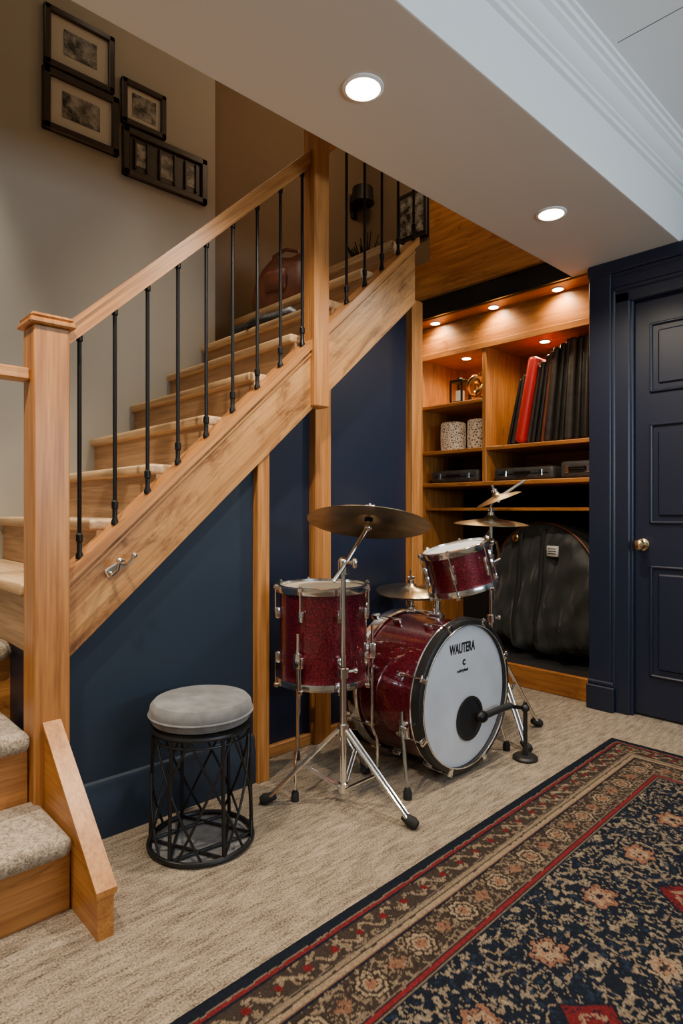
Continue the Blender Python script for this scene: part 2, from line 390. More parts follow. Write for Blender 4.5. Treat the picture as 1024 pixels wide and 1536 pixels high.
b=Bd(); b.box((2.36,2.845,2.30),(3.21,3.25,2.352),wt,.004); b.done("upper_landing")
def downlight(x,y,z,r,name,em,energy,cone=150,blend=.9,col=(1,.8,.55),size=.04):
    b=Bd(); M=Matrix.Rotation(math.pi,4,'X')
    b.lathe([(r*1.22,0),(r*1.22,.004),(r*1.02,.007),(r,.003),(r,.001)],white,M,40)
    b.lathe([(0,.0015),(r,.0015)],em,M,40)
    ob=b.done(name); ob.location=(x,y,z)
    l=bpy.data.lights.new(name+"_lamp",'SPOT'); l.energy=energy; l.spot_size=math.radians(cone); l.spot_blend=blend; l.color=col; l.shadow_soft_size=size
    o=bpy.data.objects.new(name+"_lamp",l); COL.objects.link(o); o.location=(0,0,-.012); o.parent=ob
    return ob
WARM=(1,.84,.64)
for x,en in ((-1.0,40),(.17,125),(1.33,95),(2.49,92)): downlight(x,1.32,2.34,.052,"recessed_downlight",lampe,en,148,.7,WARM,.03)
for x,y in ((-.6,-.9),(1.0,-.9),(2.5,-.9),(.6,.2),(2.3,.2)): downlight(x,y,2.68,.05,"ceiling_downlight",lampe,25,150,.9,WARM)
downlight(.35,2.72,4.0,.05,"stairwell_fill_light",lampe,380,42,.6,(1,.91,.78),.03)  # added spot out of view, brightens landing and lower stair wall
downlight(1.45,2.50,4.0,.05,"stairwell_fill_light",lampe,170,48,.8,(1,.87,.70))  # second added spot out of view, brightens the steps
for y in (2.62,2.16,1.73): downlight(3.34,y,2.33,.029,"cabinet_downlight",lampc,12,150,.8,(1,.73,.38),.015)
downlight(3.56,2.52,2.11,.029,"cabinet_downlight",lampc,15,155,.8,(1,.73,.38),.015)
downlight(3.56,1.93,2.11,.029,"cabinet_downlight",lampc,14,155,.8,(1,.73,.38),.015)
# ------------------------------------------------------------ closet contents
b=Bd()
M=Matrix.Translation((3.50,2.53,1.782))@Matrix.Diagonal((1.15,1.15,1.2,1))
b.box((-.045,-.045,0),(.045,.045,.012),blackp,.002,M=M); b.box((-.045,-.045,.12),(.045,.045,.135),blackp,.002,M=M)
for sx in(-1,1):
    for sy in(-1,1): b.box((sx*.04-.005,sy*.04-.005,.01),(sx*.04+.005,sy*.04+.005,.122),blackp,0,M=M)
b.lathe([(0,.012),(.026,.012),(.026,.075),(0,.075)],mat("candle",(.85,.75,.55),.5,emis=.3),M,20)
b.lathe([(.02,.135),(.012,.15),(0,.152)],blackp,M,16)
b.done("candle_lantern")
b=Bd()
M=Matrix.Translation((3.49,2.36,1.784))@Matrix.Diagonal((1.25,1.25,1.25,1))
pts=[]
for i in range(90):
    t=2*math.pi*i/90
    r=.038+.02*math.cos(3*t)
    pts.append((r*math.cos(2*t),r*math.sin(2*t),.075+.045*math.sin(3*t)+.0))
b.tube(pts,.014,gold,10,closed=True,M=M)
b.lathe([(0,0),(.045,0),(.05,.012),(.03,.02),(0,.022)],gold,M,24)
b.tube([(0,0,.12),(0.005,0,.155)],.012,gold,10,M=M,r2=.003)
b.done("knot_sculpture")
def votive(name,y,h,r):
    m,nt,bs=new_mat(name+"_mat"); tc=nt.nodes.new("ShaderNodeTexCoord"); v=nt.nodes.new("ShaderNodeTexVoronoi"); v.feature='DISTANCE_TO_EDGE'; v.inputs["Scale"].default_value=60
    L(nt,tc.outputs["Object"],v.inputs["Vector"]); r_=nt.nodes.new("ShaderNodeValToRGB"); r_.color_ramp.elements[0].position=.10; r_.color_ramp.elements[0].color=(.58,.42,.26,1); r_.color_ramp.elements[1].position=.26; r_.color_ramp.elements[1].color=(.09,.05,.025,1)
    L(nt,v.outputs["Distance"],r_.inputs["Fac"]); L(nt,r_.outputs["Color"],bs.inputs["Base Color"])
    L(nt,r_.outputs["Color"],bs.inputs["Emission Color"]); bs.inputs["Emission Strength"].default_value=.3
    b=Bd(); b.lathe([(0,0),(r*.9,0),(r,.01),(r*1.03,h*.5),(r,h-.01),(r*.9,h),(r*.8,h-.01),(r*.8,.02),(0,.02)],m,Matrix.Translation((3.53,y,1.461)),32); b.done(name)
votive("patterned_votive",2.61,.20,.086); votive("patterned_votive",2.395,.20,.078)
# portfolios leaning
b=Bd()
y=2.13
cols=[blk_leather,gry_leather,redl,gry_leather,blk_leather,blk_leather,leather,gry_leather,blk_leather,blk_leather,gry_leather,blk_leather,blk_leather]
ths=[.022,.035,.065,.025,.035,.03,.025,.04,.045,.035,.05,.045,.05]
for i,(c,t) in enumerate(zip(cols,ths)):
    lean=.22-.016*i
    h=.42+.020*i+random.uniform(-.008,.008); h=min(h,.60)
    if i==2: h+=.07
    if y-t-h*math.sin(lean)<1.508: break
    M=Matrix.Translation((3.43-.02*(i==2)+random.uniform(0,.02),y,1.463+abs(math.sin(lean))*t))@Matrix.Rotation(lean,4,'X')
    b.box((0,-t+.004,0),(.34,0,h),c,t*.38,M=M,seg=4)
    y-=t/math.cos(lean)+.002+.004*(i==1)
b.done("leather_portfolios",ang=50)
for (y0,y1,h,nm) in ((2.33,2.72,.085,"equipment_case"),(1.80,2.21,.08,"equipment_case"),(1.54,1.76,.10,"equipment_case")):
    b=Bd(); b.box((3.42,y0,1.237),(3.78,y1,1.237+h),gry_leather,.02,seg=3); b.box((3.417,y0+.03,1.237+h*.45),(3.43,y1-.03,1.237+h*.52),black,.001)
    b.tube([(3.42,(y0+y1)/2-.05,1.237+h*.6),(3.40,(y0+y1)/2-.045,1.237+h*.6),(3.40,(y0+y1)/2+.045,1.237+h*.6),(3.42,(y0+y1)/2+.05,1.237+h*.6)],.006,black,8)
    for s in (-.12,.12): b.box((3.414,(y0+y1)/2+s*(y1-y0)/.4-.012,1.237+h*.3),(3.425,(y0+y1)/2+s*(y1-y0)/.4+.012,1.237+h*.75),chrome,.002)
    b.done(nm)
# drum bag
b=Bd()
R=.415
M=frame((3.69,1.945,.56),(-math.cos(math.radians(10)),math.sin(math.radians(10))*1,0))
Mi=M.inverted().to_3x3(); upv=(Mi@Vector((0,0,1))).normalized(); sdv=(Mi@Vector((0,1,0))); sdv.z=0; sdv.normalize()
S=180; vs=[];fs=[]
rings=[(.02,.15)]+[(.05+.025*k,.152-.0012*k) for k in range(13)]+[(.375,.122),(.40,.10),(.412,.06),(.41,0),(.41,-.06),(.40,-.10),(.34,-.115),(.02,-.12)]
for r,z in rings:
    for i in range(S):
        a=2*math.pi*i/S
        px=r*math.cos(a);py=r*math.sin(a)
        P=Vector((px,py,0)); hh=P.dot(upv); ss=P.dot(sdv)
        ch=hh/r; cs=ss/r
        if ch<0:
            n_=2+2.2*min(1,-ch*1.6)
            k=(abs(ch)**n_+abs(cs)**n_)**(-1/n_); P=P*k; hh*=k; ss*=k
        low=min(1,max(0,.62-hh/.415*.7))
        w=.024*math.sin(ss*34+5*hh+2*math.sin(hh*7))*low+.013*math.sin(ss*67-8*hh+2)*low+.010*math.sin(hh*34+ss*12)*(1-low)+.004*math.sin(ss*90+hh*20)
        zz=z+(w if z>.05 else 0)+(.05*low*low if z>.05 and r<.39 else 0)
        if hh<-.2: P=P+upv*.018*math.sin(ss*26+1)*(r/.41)
        vs.append((P.x,P.y,zz))
for j in range(len(rings)-1):
    for i in range(S):
        k=(i+1)%S; fs.append([j*S+i,j*S+k,(j+1)*S+k,(j+1)*S+i])
fs.append(list(range(S)))
b.add(vs,fs,bagm,M)
ua=math.atan2(upv.y,upv.x)
b.tube([(R*.985*math.cos(ua+math.radians(t)),R*.985*math.sin(ua+math.radians(t)),.10) for t in range(-95,96,5)],.008,leather,8,M=M)
b.tube([(R*.985*math.cos(ua+math.radians(t)),R*.985*math.sin(ua+math.radians(t)),-.09) for t in range(-95,96,5)],.009,rubber,8,M=M)
b.tube([(3.64,1.80,.95),(3.62,1.83,.995),(3.62,1.93,1.01),(3.62,2.03,.995),(3.64,2.06,.95)],.011,rubber,8)
LM=M@Matrix(((sdv.x,upv.x,0,0),(sdv.y,upv.y,0,0),(0,0,1,0),(0,0,0,1)))
b.ball((.17,.31,.155),.028,gold,(1,1,.5),M=LM); b.box((-.165,.205,.155),(-.085,.270,.170),label,.002,M=LM)
for q in (.22,.235,.25): b.box((-.155,q,.169),(-.095,q+.005,.171),dark,0,M=LM)
# webbing straps hanging down the front
for sx in (-.05,.12):
    b.tube([(sx,.36,.158),(sx+.005,.2,.172),(sx-.004,.0,.20),(sx+.006,-.2,.232),(sx,-.33,.225)],.014,rubber,8,M=LM,flat=.25)
b.done("drum_bag",ang=60)
# ------------------------------------------------------------ drums
def drum(b,R,D,M,nl,shell=redsp,top=headw,bot=headw,hoop=chrome,hooph=.022,claw=False,hoop2=None):
    b.lathe([(R,-D/2),(R,D/2)],shell,M,72)
    for sgn,hm,hp in ((1,top,hoop),(-1,bot,hoop2 or hoop)):
        z=sgn*D/2
        b.lathe([(0,z+sgn*.004),(R*.6,z+sgn*.004),(R*.93,z+sgn*.003),(R*.985,z)],hm,M,72)
        b.lathe([(R+.001,z-sgn*hooph*.6),(R+.014,z-sgn*hooph*.6),(R+.016,z-sgn*hooph*.3),(R+.016,z+sgn*hooph*.5),(R+.010,z+sgn*hooph*.6),(R*.985,z+sgn*hooph*.6),(R*.98,z+sgn*.003)],hp,M,72)
        if claw:
            b.tube([((R*.982)*math.cos(2*math.pi*i/72),(R*.982)*math.sin(2*math.pi*i/72),z+sgn*hooph*.62) for i in range(72)],.003,chrome,6,closed=True,M=M)
            b.tube([((R+.008)*math.cos(2*math.pi*i/72),(R+.008)*math.sin(2*math.pi*i/72),z-sgn*hooph*.75) for i in range(72)],.006,chrome,6,closed=True,M=M)
    for i in range(nl):
        a=2*math.pi*(i+.5)/nl; c,s=math.cos(a),math.sin(a)
        Q=M@Matrix.Rotation(a,4,'Z')
        for sgn in (1,-1):
            zl=sgn*(D*.24 if D>.2 else .018)
            b.box((R-.002,-.010,zl-.022),(R+.022,.010,zl+.022),chrome,.007,M=Q,seg=2)
            zt=sgn*(D/2+hooph*.5)
            b.tube([(R+.021,0,zl),(R+.021,0,zt+sgn*.008)],.0032,chrome,6,M=Q)
            b.lathe([(0,0),(.006,0),(.006,.008),(0,.008)],chrome,Q@Matrix.Translation((R+.021,0,zt if sgn>0 else zt-.008)),8)
            if claw: b.box((R-.004,-.014,zt-.006 if sgn>0 else zt-.03),(R+.028,.014,zt+.006 if sgn>0 else zt+.006),chrome,.004,M=Q,seg=2)
            else: b.box((R+.01,-.009,zt-.012),(R+.027,.009,zt+.004),chrome,.003,M=Q)
bass=empty("bass_drum")
b=Bd()
BX=2.03
BM=frame((BX,1.62,.315),(0,-1,0))
BR=.285
drum(b,BR,.34,BM,8,hooph=.036,claw=True,hoop=blackp,hoop2=chrome)
for sx in(-1,1):
    a=(BX+sx*.268,1.52,.225); f=(BX+sx*.33,1.46,.03)
    b.box((a[0]-.02,1.495,a[2]-.035),(a[0]+.02,1.545,a[2]+.035),chrome,.01,seg=3)
    b.tube([(a[0]+sx*.022,1.52,a[2]+.07),(a[0]+sx*.028,1.515,a[2]),f],.0075,chrome,10)
    b.lathe([(0,-.03),(.016,-.03),(.016,-.005),(.009,.012),(0,.012)],rubber,Matrix.Translation((f[0],f[1],.031)),14)
    b.tube([(a[0]+sx*.01,1.50,a[2]+.02),(a[0]+sx*.05,1.49,a[2]+.02)],.006,chrome,8); b.box((a[0]+sx*.05-.004,1.475,a[2]+.012),(a[0]+sx*.05+.004,1.505,a[2]+.028),chrome,.003)
PM=frame((BX+.03,1.4425,.215),(0,-1,0))
b.lathe([(0,.0005),(.076,.0005)],dark,PM,48); b.lathe([(.074,0),(.074,.004),(.088,.004),(.088,0)],blackp,PM,48)
b.box((BX+.04,1.6,BR+.305),(BX+.08,1.66,BR+.325),chrome,.005)
b.tube([(2.09,1.63,.600),(2.09,1.63,.660)],.014,chrome,12)
b.done("shell_and_hardware",bass)
def text(body,loc,size,m,name,parent,sx=1):
    c=bpy.data.curves.new(name,'FONT'); c.body=body; c.size=size; c.align_x='CENTER'; c.extrude=.0004; c.offset=.0014
    o=bpy.data.objects.new(name,c); COL.objects.link(o); o.location=loc; o.rotation_euler=(math.pi/2,0,0); o.scale=(sx,1,1)
    bpy.context.view_layer.update()
    me=bpy.data.meshes.new_from_object(o.evaluated_get(bpy.context.evaluated_depsgraph_get()))
    o2=bpy.data.objects.new(name,me); o2.matrix_world=o.matrix_world.copy(); bpy.data.objects.remove(o); COL.objects.link(o2); me.materials.clear(); me.materials.append(m); o2.parent=parent
text("WAUTERA",(BX-.015,1.4445,.485),.056,blackp,"logo_lettering",bass,.62)
text("c",(BX-.005,1.4445,.435),.045,blackp,"logo_mark",bass)
text("made by hand",(BX-.015,1.4445,.41),.013,blackp,"logo_small",bass)
# floor tom
b=Bd()
TX,TY=1.592,1.80
TM=Matrix.Translation((TX,TY,.575)); TR=.170
drum(b,TR,.35,TM,8,top=headt,bot=headt)
for a in (200,318,80):
    an=math.radians(a); c,s=math.cos(an),math.sin(an); r=TR+.022
    p=(TX+c*r,TY+s*r)
    b.box((-.014,-.014,-.03),(.014,.014,.03),chrome,.006,M=Matrix.Translation((p[0],p[1],.50))@Matrix.Rotation(an,4,'Z'),seg=2)
    b.tube([(p[0],p[1],.60),(p[0],p[1],.20),(p[0]+c*.02,p[1]+s*.02,.15),(p[0]+c*.02,p[1]+s*.02,.02)],.006,chrome,8)
    b.lathe([(0,0),(.014,0),(.013,.03),(.007,.04),(0,.04)],rubber,Matrix.Translation((p[0]+c*.02,p[1]+s*.02,0.001)),12)
b.done("floor_tom")
# rack tom
b=Bd()
d=Vector((math.cos(math.radians(137))*.25,math.sin(math.radians(137))*.25,1)).normalized()
d=(d-Vector((.6845,.729,0))*.04).normalized()
RM=frame((2.15,1.560,.805),d)
drum(b,.135,.165,RM,6,top=headw,bot=headw)
b.tube([(2.12,1.60,.70),(2.10,1.62,.685),(2.09,1.63,.662)],.011,chrome,10); b.ball((2.095,1.625,.682),.018,chrome)
b.done("rack_tom")
# cymbals
def cym(b,c,R,n,m=bronze):
    M=frame(c,n)
    b.lathe([(0,.024),(R*.06,.023),(R*.12,.018),(R*.17,.008),(R*.2,.004),(R*.5,-.004),(R*.8,-.012),(R,-.021),(R,-.0225),(R*.8,-.0135),(R*.5,-.0055),(R*.2,.002),(R*.1,.016),(0,.02)],m,M,72)
    b.lathe([(0,.020),(.016,.020),(.016,.034),(.007,.036),(.007,.055),(0,.055)],chrome,M,14)
    b.box((-.02,-.003,.04),(.02,.003,.052),chrome,.002,M=M)
    b.lathe([(.016,-.012),(.016,.0),(0,.0)],rubber,M,14); b.tube([(0,0,-.03),(0,0,.02)],.006,chrome,8,M=M)
def tripod(b,p,az,rad,zt,zc=.30):
    x,y=p
    b.tube([(x,y,.055),(x,y,zt*.55)],.0125,chrome,14); b.tube([(x,y,zt*.5),(x,y,zt)],.009,chrome,14)
    b.lathe([(.013,0),(.02,.002),(.02,.035),(.013,.038)],chrome,Matrix.Translation((x,y,zt*.55-.02)),16)
    b.tube([(x+.015,y,zt*.55),(x+.045,y-.01,zt*.55)],.005,chrome,8); b.ball((x+.05,y-.012,zt*.55),.011,chrome)
    b.lathe([(.013,0),(.021,.003),(.021,.04),(.013,.043)],chrome,Matrix.Translation((x,y,zc-.02)),16)
    b.lathe([(.0,0),(.018,.0),(.018,.03),(.013,.033)],chrome,Matrix.Translation((x,y,.05)),16)
    for a in az:
        c,s=math.cos(math.radians(a)),math.sin(math.radians(a))
        f=Vector((x+c*rad,y+s*rad,.022)); t=Vector((x+c*.018,y+s*.018,zc))
        n=Vector((-s,c,0))*.010
        for k in (-1,1): b.tube([t+n*k,f+n*k*.9],.0062,chrome,8)
        mid=t.lerp(f,.5); h=Vector((x+c*.015,y+s*.015,.065))
        for k in (-1,1): b.tube([h+n*k*.6,mid+n*k*.6],.0045,chrome,8)
        M=frame(f,(c,s,-.35))
        b.lathe([(0,-.03),(.013,-.03),(.017,-.01),(.02,.012),(.014,.026),(0,.028)],rubber,M,12)
FW=Vector((.6845,.729,0)); RT=Vector((.729,-.6845,0)); UP=Vector((0,0,1))
st=empty("cymbal_stand")
b=Bd(); tripod(b,(1.497,1.585),(135,282,28),.27,.86,.27)
b.lathe([(.009,0),(.019,.003),(.019,.05),(.009,.053)],chrome,Matrix.Translation((1.497,1.585,.82)),16)
b.ball((1.497,1.585,.865),.020,chrome)
b.tube([(1.44,1.575,.80),(1.497,1.568,.865),(1.635,1.60,.985)],.0075,chrome,10)
b.ball((1.637,1.60,.985),.015,chrome); b.tube([(1.637,1.60,.985),(1.656,1.613,1.02)],.008,chrome,10)
b.tube([(1.50,1.56,.865),(1.50,1.535,.865)],.006,chrome,8); b.ball((1.50,1.53,.865),.012,chrome,(1,1,1.6))
b.done("stand",st)
b=Bd(); cym(b,(1.656,1.613,1.020),.232,UP+FW*.29+RT*.09); b.done("crash_cymbal",st)
st=empty("cymbal_stand")
b=Bd(); tripod(b,(2.50,1.63),(333,250,95),.25,.98,.42)
b.ball((2.50,1.63,.90),.02,chrome); b.lathe([(.009,0),(.018,.003),(.018,.06),(.009,.063)],chrome,Matrix.Translation((2.50,1.63,.78)),16)
b.tube([(2.50,1.60,.90),(2.40,1.52,.83),(2.34,1.55,.80)],.006,chrome,8)
b.tube([(2.50,1.63,1.0),(2.50,1.63,1.07),(2.52,1.62,1.10)],.006,chrome,8)
b.tube([(2.47,1.66,1.07),(2.53,1.61,1.11),(2.63,1.53,1.19)],.007,chrome,8)
b.tube([(2.50,1.66,.86),(2.56,1.72,.90),(2.60,1.70,.95)],.006,chrome,8)
b.done("stand",st)
b=Bd(); cym(b,(2.50,1.63,1.005),.172,UP-FW*.04+RT*.02); b.done("ride_cymbal",st)
b=Bd(); cym(b,(2.53,1.62,1.115),.115,UP-RT*.38+FW*.06); b.done("splash_cymbal",st)
# hi-hat
b=Bd()
hhm=mat("hihat_bright",(.62,.52,.38),.22,metal=1)
tripod(b,(2.27,1.93),(0,110,250),.14,.66,.2)
b.tube([(2.27,1.93,.6),(2.27,1.93,.76)],.004,chrome,8)
cym(b,(2.27,1.93,.678),.165,UP-FW*.12+RT*.03,hhm); cym(b,(2.27,1.93,.63),.165,-UP+FW*.04,hhm)
b.done("hi_hat")
# kick microphone
b=Bd()
mx_,my_=2.335,1.355
b.tube([(2.10,1.405,.222),(2.18,1.395,.230),(2.26,1.38,.236)],.014,blackp,12)
b.ball((2.09,1.406,.222),.024,black,(1.3,1,1))
b.tube([(2.25,1.38,.235),(mx_,my_,.215)],.008,black,10); b.tube([(mx_,my_,.01),(mx_,my_,.24)],.009,blackp,12)
b.ball((mx_,my_,.215),.018,blackp)
b.lathe([(0,.001),(.052,.001),(.052,.010),(.044,.017),(.012,.02),(.012,.04),(0,.04)],blackp,Matrix.Translation((mx_,my_,0)),32)
b.done("microphone")
# bass pedal
b=Bd()
b.box((1.97,1.87,.004),(2.07,2.08,.014),black,.003); b.box((1.985,1.88,.0),(2.055,2.07,.012),chrome,.003,M=Matrix.Translation((0,-.0,.02))@Matrix.Translation((0,2.07,.0))@Matrix.Rotation(-.22,4,'X')@Matrix.Translation((0,-2.07,0)))
b.tube([(1.97,1.87,.01),(1.97,1.87,.20)],.007,chrome); b.tube([(2.07,1.87,.01),(2.07,1.87,.20)],.007,chrome); b.tube([(1.96,1.87,.20),(2.08,1.87,.20)],.007,chrome)
b.tube([(2.02,1.87,.20),(2.02,1.845,.33)],.004,chrome); b.ball((2.02,1.845,.34),.02,matte)
b.done("kick_pedal")
# ------------------------------------------------------------ stool
b=Bd()
cx,cy=1.011,1.727; T=Matrix.Translation((cx,cy,0))
b.lathe([(0,.385),(.135,.385),(.15,.39),(.158,.405),(.160,.425),(.156,.442),(.146,.453),(.12,.459),(.06,.461),(0,.461)],seatm,T,64)
b.tube(circ((0,0),.161,64,.415),.0035,seatm,6,closed=True,M=T)
for z,r,t in ((.372,.150,.008),(.012,.160,.008),(.345,.148,.004)): b.tube(circ((0,0),r,64,z),t,wire,8,closed=True,M=T)
b.lathe([(0,.376),(.15,.376),(.15,.386),(0,.386)],black,T,48)
for i in range(6):
    a=2*math.pi*(i+.4)/6
    b.tube([(.149*math.cos(a),.149*math.sin(a),.37),(.158*math.cos(a),.158*math.sin(a),.012)],.006,wire,8,M=T)
for i in range(7):
    for sg in (1,-1):
        a0=2*math.pi*(i+.4)/7; pts=[]
        for k in range(13):
            f=k/12; a=a0+sg*f*2*math.pi/7*1.25; r=.148+.010*f
            pts.append((r*math.cos(a),r*math.sin(a),.368-.35*f))
        b.tube(pts,.0042,wire,8,M=T)
for i in range(6):
    a=2*math.pi*(i+.4)/6; a2=2*math.pi*(i+2.4)/6
    b.tube([(.158*math.cos(a),.158*math.sin(a),.014),(.158*math.cos(a2),.158*math.sin(a2),.014)],.005,wire,8,M=T)
b.lathe([(0,.002),(.15,.002),(.15,.005),(0,.005)],seatm,T,48)
b.done("upholstered_stool")
# ------------------------------------------------------------ picture frames
fm=mat("frame_wood",(.018,.009,.006),.35,noise=.4,nscale=30)
def pframe(x0,x1,z0,z1,openings,fw=.03):
    b=Bd(); Y=3.06
    b.box((x0,Y-.028,z0),(x0+fw,Y,z1),fm,.005); b.box((x1-fw,Y-.028,z0),(x1,Y,z1),fm,.005)
    b.box((x0,Y-.028,z0),(x1,Y,z0+fw),fm,.005); b.box((x0,Y-.028,z1-fw),(x1,Y,z1),fm,.005)
    dk=len(openings)>1
    b.box((x0+fw*.8,Y-.012,z0+fw*.8),(x1-fw*.8,Y-.004,z1-fw*.8),fm if dk else matte,0)
    for a,c,e,g in openings:
        w=x1-x0;h=z1-z0
        b.box((x0+a*w,Y-.0145,z0+e*h),(x0+c*w,Y-.010,z0+g*h),pr1,.0)
        if dk:
            for q in (((x0+a*w-.012),(x0+a*w)),((x0+c*w),(x0+c*w+.012))): b.box((q[0],Y-.024,z0+e*h-.02),(q[1],Y-.01,z0+g*h+.02),fm,.003)
    b.done("picture_frame")
pframe(.95,1.285,3.145,3.43,[(.27,.74,.3,.72)],.03)
pframe(.943,1.308,2.84,3.135,[(.25,.74,.3,.72)],.036)
pframe(1.322,1.566,3.03,3.262,[(.24,.78,.25,.76)],.03)
pframe(1.328,1.815,2.765,3.018,[(.15,.26,.28,.74),(.43,.58,.25,.74),(.74,.85,.28,.74)],.036)
# ------------------------------------------------------------ things on stairs
b=Bd()
M=Matrix.Translation((2.11,2.70,2.162))@Matrix.Rotation(.3,4,'Z')@Matrix.Diagonal((1,1.15,1.25,1))
vs=[];fs=[]
for j,(z,wx_,wy_) in enumerate(((0,.09,.17),(.04,.10,.18),(.12,.085,.165),(.19,.05,.13),(.23,.015,.10))):
    for i in range(24):
        a=2*math.pi*i/24; ca,sa=math.cos(a),math.sin(a)
        vs.append((wx_*abs(ca)**.7*(1 if ca>0 else -1)+.004*math.sin(7*a+j),wy_*abs(sa)**.7*(1 if sa>0 else -1),z+.01*math.sin(3*a)*(j>2)))
for j in range(4):
    for i in range(24): k=(i+1)%24; fs.append([j*24+i,j*24+k,(j+1)*24+k,(j+1)*24+i])
fs.append(list(range(24))[::-1]); fs.append(list(range(96,120)))
b.add(vs,fs,leather,M)
b.tube([(0,-.08,.21),(0,-.07,.25),(0,0,.27),(0,.07,.25),(0,.08,.21)],.009,leather,8,M=M)
b.box((-.11,-.06,.06),(-.085,.06,.15),leather,.008,M=M)
b.done("leather_satchel",ang=60)
for (x,y,r) in ((1.87,2.50,.5),(1.87,2.68,.2)):
    b=Bd(); M=Matrix.Translation((x,y,1.972))@Matrix.Rotation(r+math.pi/2,4,'Z')@Matrix.Diagonal((1.15,1.1,1.3,1))
    secs=[(-.12,.03,.055,.02),(-.09,.036,.07,0),(-.04,.034,.06,0),(.02,.04,.05,0),(.08,.046,.04,0),(.12,.03,.025,0)]
    vs=[];fs=[]
    for j,(xx,w,h,_) in enumerate(secs):
        for i in range(14):
            a=2*math.pi*i/14; vs.append((xx,w*math.cos(a),max(0,h*.5+h*.6*math.sin(a))))
    for j in range(5):
        for i in range(14): k=(i+1)%14; fs.append([j*14+i,j*14+k,(j+1)*14+k,(j+1)*14+i])
    fs.append(list(range(14))); fs.append([70+i for i in range(14)])
    b.add(vs,fs,blk_leather,M); b.box((-.12,-.038,0),(.115,.038,.012),rubber,.006,M=M); b.done("shoe",ang=60)
b=Bd()
M=Matrix.Translation((3.17,3.25,3.30))
b.box((-.03,-.02,-.10),(.03,0,.04),black,.005,M=M); b.tube([(0,-.01,-.05),(0,-.09,-.06),(0,-.10,0)],.007,black,8,M=M)
b.lathe([(.04,0),(.085,.0),(.075,.11),(.05,.115),(.0,.115)],blackp,M@Matrix.Translation((0,-.10,-.02)),24)
b.done("wall_sconce")
b=Bd()
b.box((3.272,2.64,2.92),(3.30,2.90,3.27),blackp,.005); b.box((3.265,2.67,2.96),(3.274,2.87,3.23),pr1,0); b.done("picture_frame")
b=Bd()
M=Matrix.Translation((3.08,3.03,2.352))
lf=mat("dark_leaf",(.012,.018,.008),.6)
b.lathe([(0,0),(.09,0),(.11,.08),(.115,.22),(.10,.24),(.0,.22)],blackp,M,24)
for i in range(34):
    a=i*2.4; h=.20+.22*random.random(); r=.09+.06*random.random()
    b.tube([(0,0,.2),(r*.4*math.cos(a),r*.4*math.sin(a),.2+h*.6),(r*math.cos(a),r*math.sin(a),.2+h)],.020,lf,6,M=M,r2=.004,flat=.3)
b.done("potted_plant")
# ------------------------------------------------------------ rug
rug=empty("area_rug")
X0,X1,Y0,Y1=-.4,2.81,-1.0,1.175; st_=.0038
nx=int((X1-X0)/st_)+1; ny=int((Y1-Y0)/st_)+1
xs_=np.linspace(X0,X1,nx); ys_=np.linspace(Y0,Y1,ny)
XX,YY=np.meshgrid(xs_,ys_)
def vn(x,y,seed):
    xi=np.floor(x).astype(np.int64); yi=np.floor(y).astype(np.int64); xf=x-xi; yf=y-yi
    xf=xf*xf*(3-2*xf); yf=yf*yf*(3-2*yf)
    def h(a,c):
        n=(a*374761393+c*668265263+seed*2147483647)&0xffffffff
        n=((n^(n>>13))*1274126177)&0xffffffff
        return ((n^(n>>16))&0xffff)/65535.
    return (h(xi,yi)*(1-xf)+h(xi+1,yi)*xf)*(1-yf)+(h(xi,yi+1)*(1-xf)+h(xi+1,yi+1)*xf)*yf
def fb(x,y,s,seed): return .6*vn(x*s,y*s,seed)+.4*vn(x*s*2.1,y*s*2.1,seed+7)
navyc=np.array([.008,.011,.019]); brown=np.array([.040,.028,.023]); tan=np.array([.32,.235,.15]); red=np.array([.16,.014,.017]); org=np.array([.26,.12,.07]); cream=np.array([.36,.29,.20])
C=np.zeros((ny,nx,3)); C[:]=navyc
wob=.004*(fb(XX,YY,40,5)-.5)
dx=np.minimum(X1-XX,XX-X0); dy=np.minimum(Y1-YY,YY-Y0)
e=np.minimum(dx,dy)+wob; p=np.where(dx<dy,YY,XX)
def put(mask,c,w=1.0):
    C[mask]=C[mask]*(1-w)+c*w
sp=fb(XX,YY,150,11); sp2=fb(XX,YY,60,21); sp3=fb(XX,YY,210,51)
put((e>.030)&(e<.034),tan,.5); put((e>.034)&(e<.044),red,.9)
m1=(e>.050)&(e<.118); put(m1,brown)
q=np.abs(((p/.085)%1)-.5)*2; ee=(e-.084)/.034
vine=np.abs(ee-.55*np.sin(2*np.pi*p/.085))<.2
put(m1&vine&(sp>.36),tan,.6); put(m1&(sp2>.62)&(sp>.4),tan,.5); put(m1&(q<.2)&(np.abs(ee)<.3),red*.8)
put((e>.118)&(e<.122),tan,.4)
put((e>.124)&(e<.134),tan*.8,.8); put((e>.134)&(e<.140),brown); put((e>.140)&(e<.154),tan*.9,.9); put((e>.154)&(e<.158),org,.7)
m2=(e>.164)&(e<.268); put(m2,brown*.9); put(m2&(np.abs(fb(XX,YY,48,61)-.5)<.06)&(sp>.3),tan,.5); put(m2&(sp>.66),tan,.4)
pc=((p/.175)%1-.5)*.175; ec=e-.216; rr=np.sqrt(pc**2+ec**2)+.005*(sp2-.5); th=np.arctan2(ec,pc); rp=rr*(1+.08*np.cos(8*th))
put(m2&(rp<.042),brown*.7); put(m2&(rp<.036)&(sp>.3),tan,.8); put(m2&(rp<.028)&(rp>.022),brown); put(m2&(rp<.015)&(sp>.35),org*.8); 
pd=((p/.175+.5)%1-.5)*.175; put(m2&((np.abs(pd)*.8+np.abs(ec)+.01*(sp2-.5))<.022)&(sp>.3),org*.8,.8)
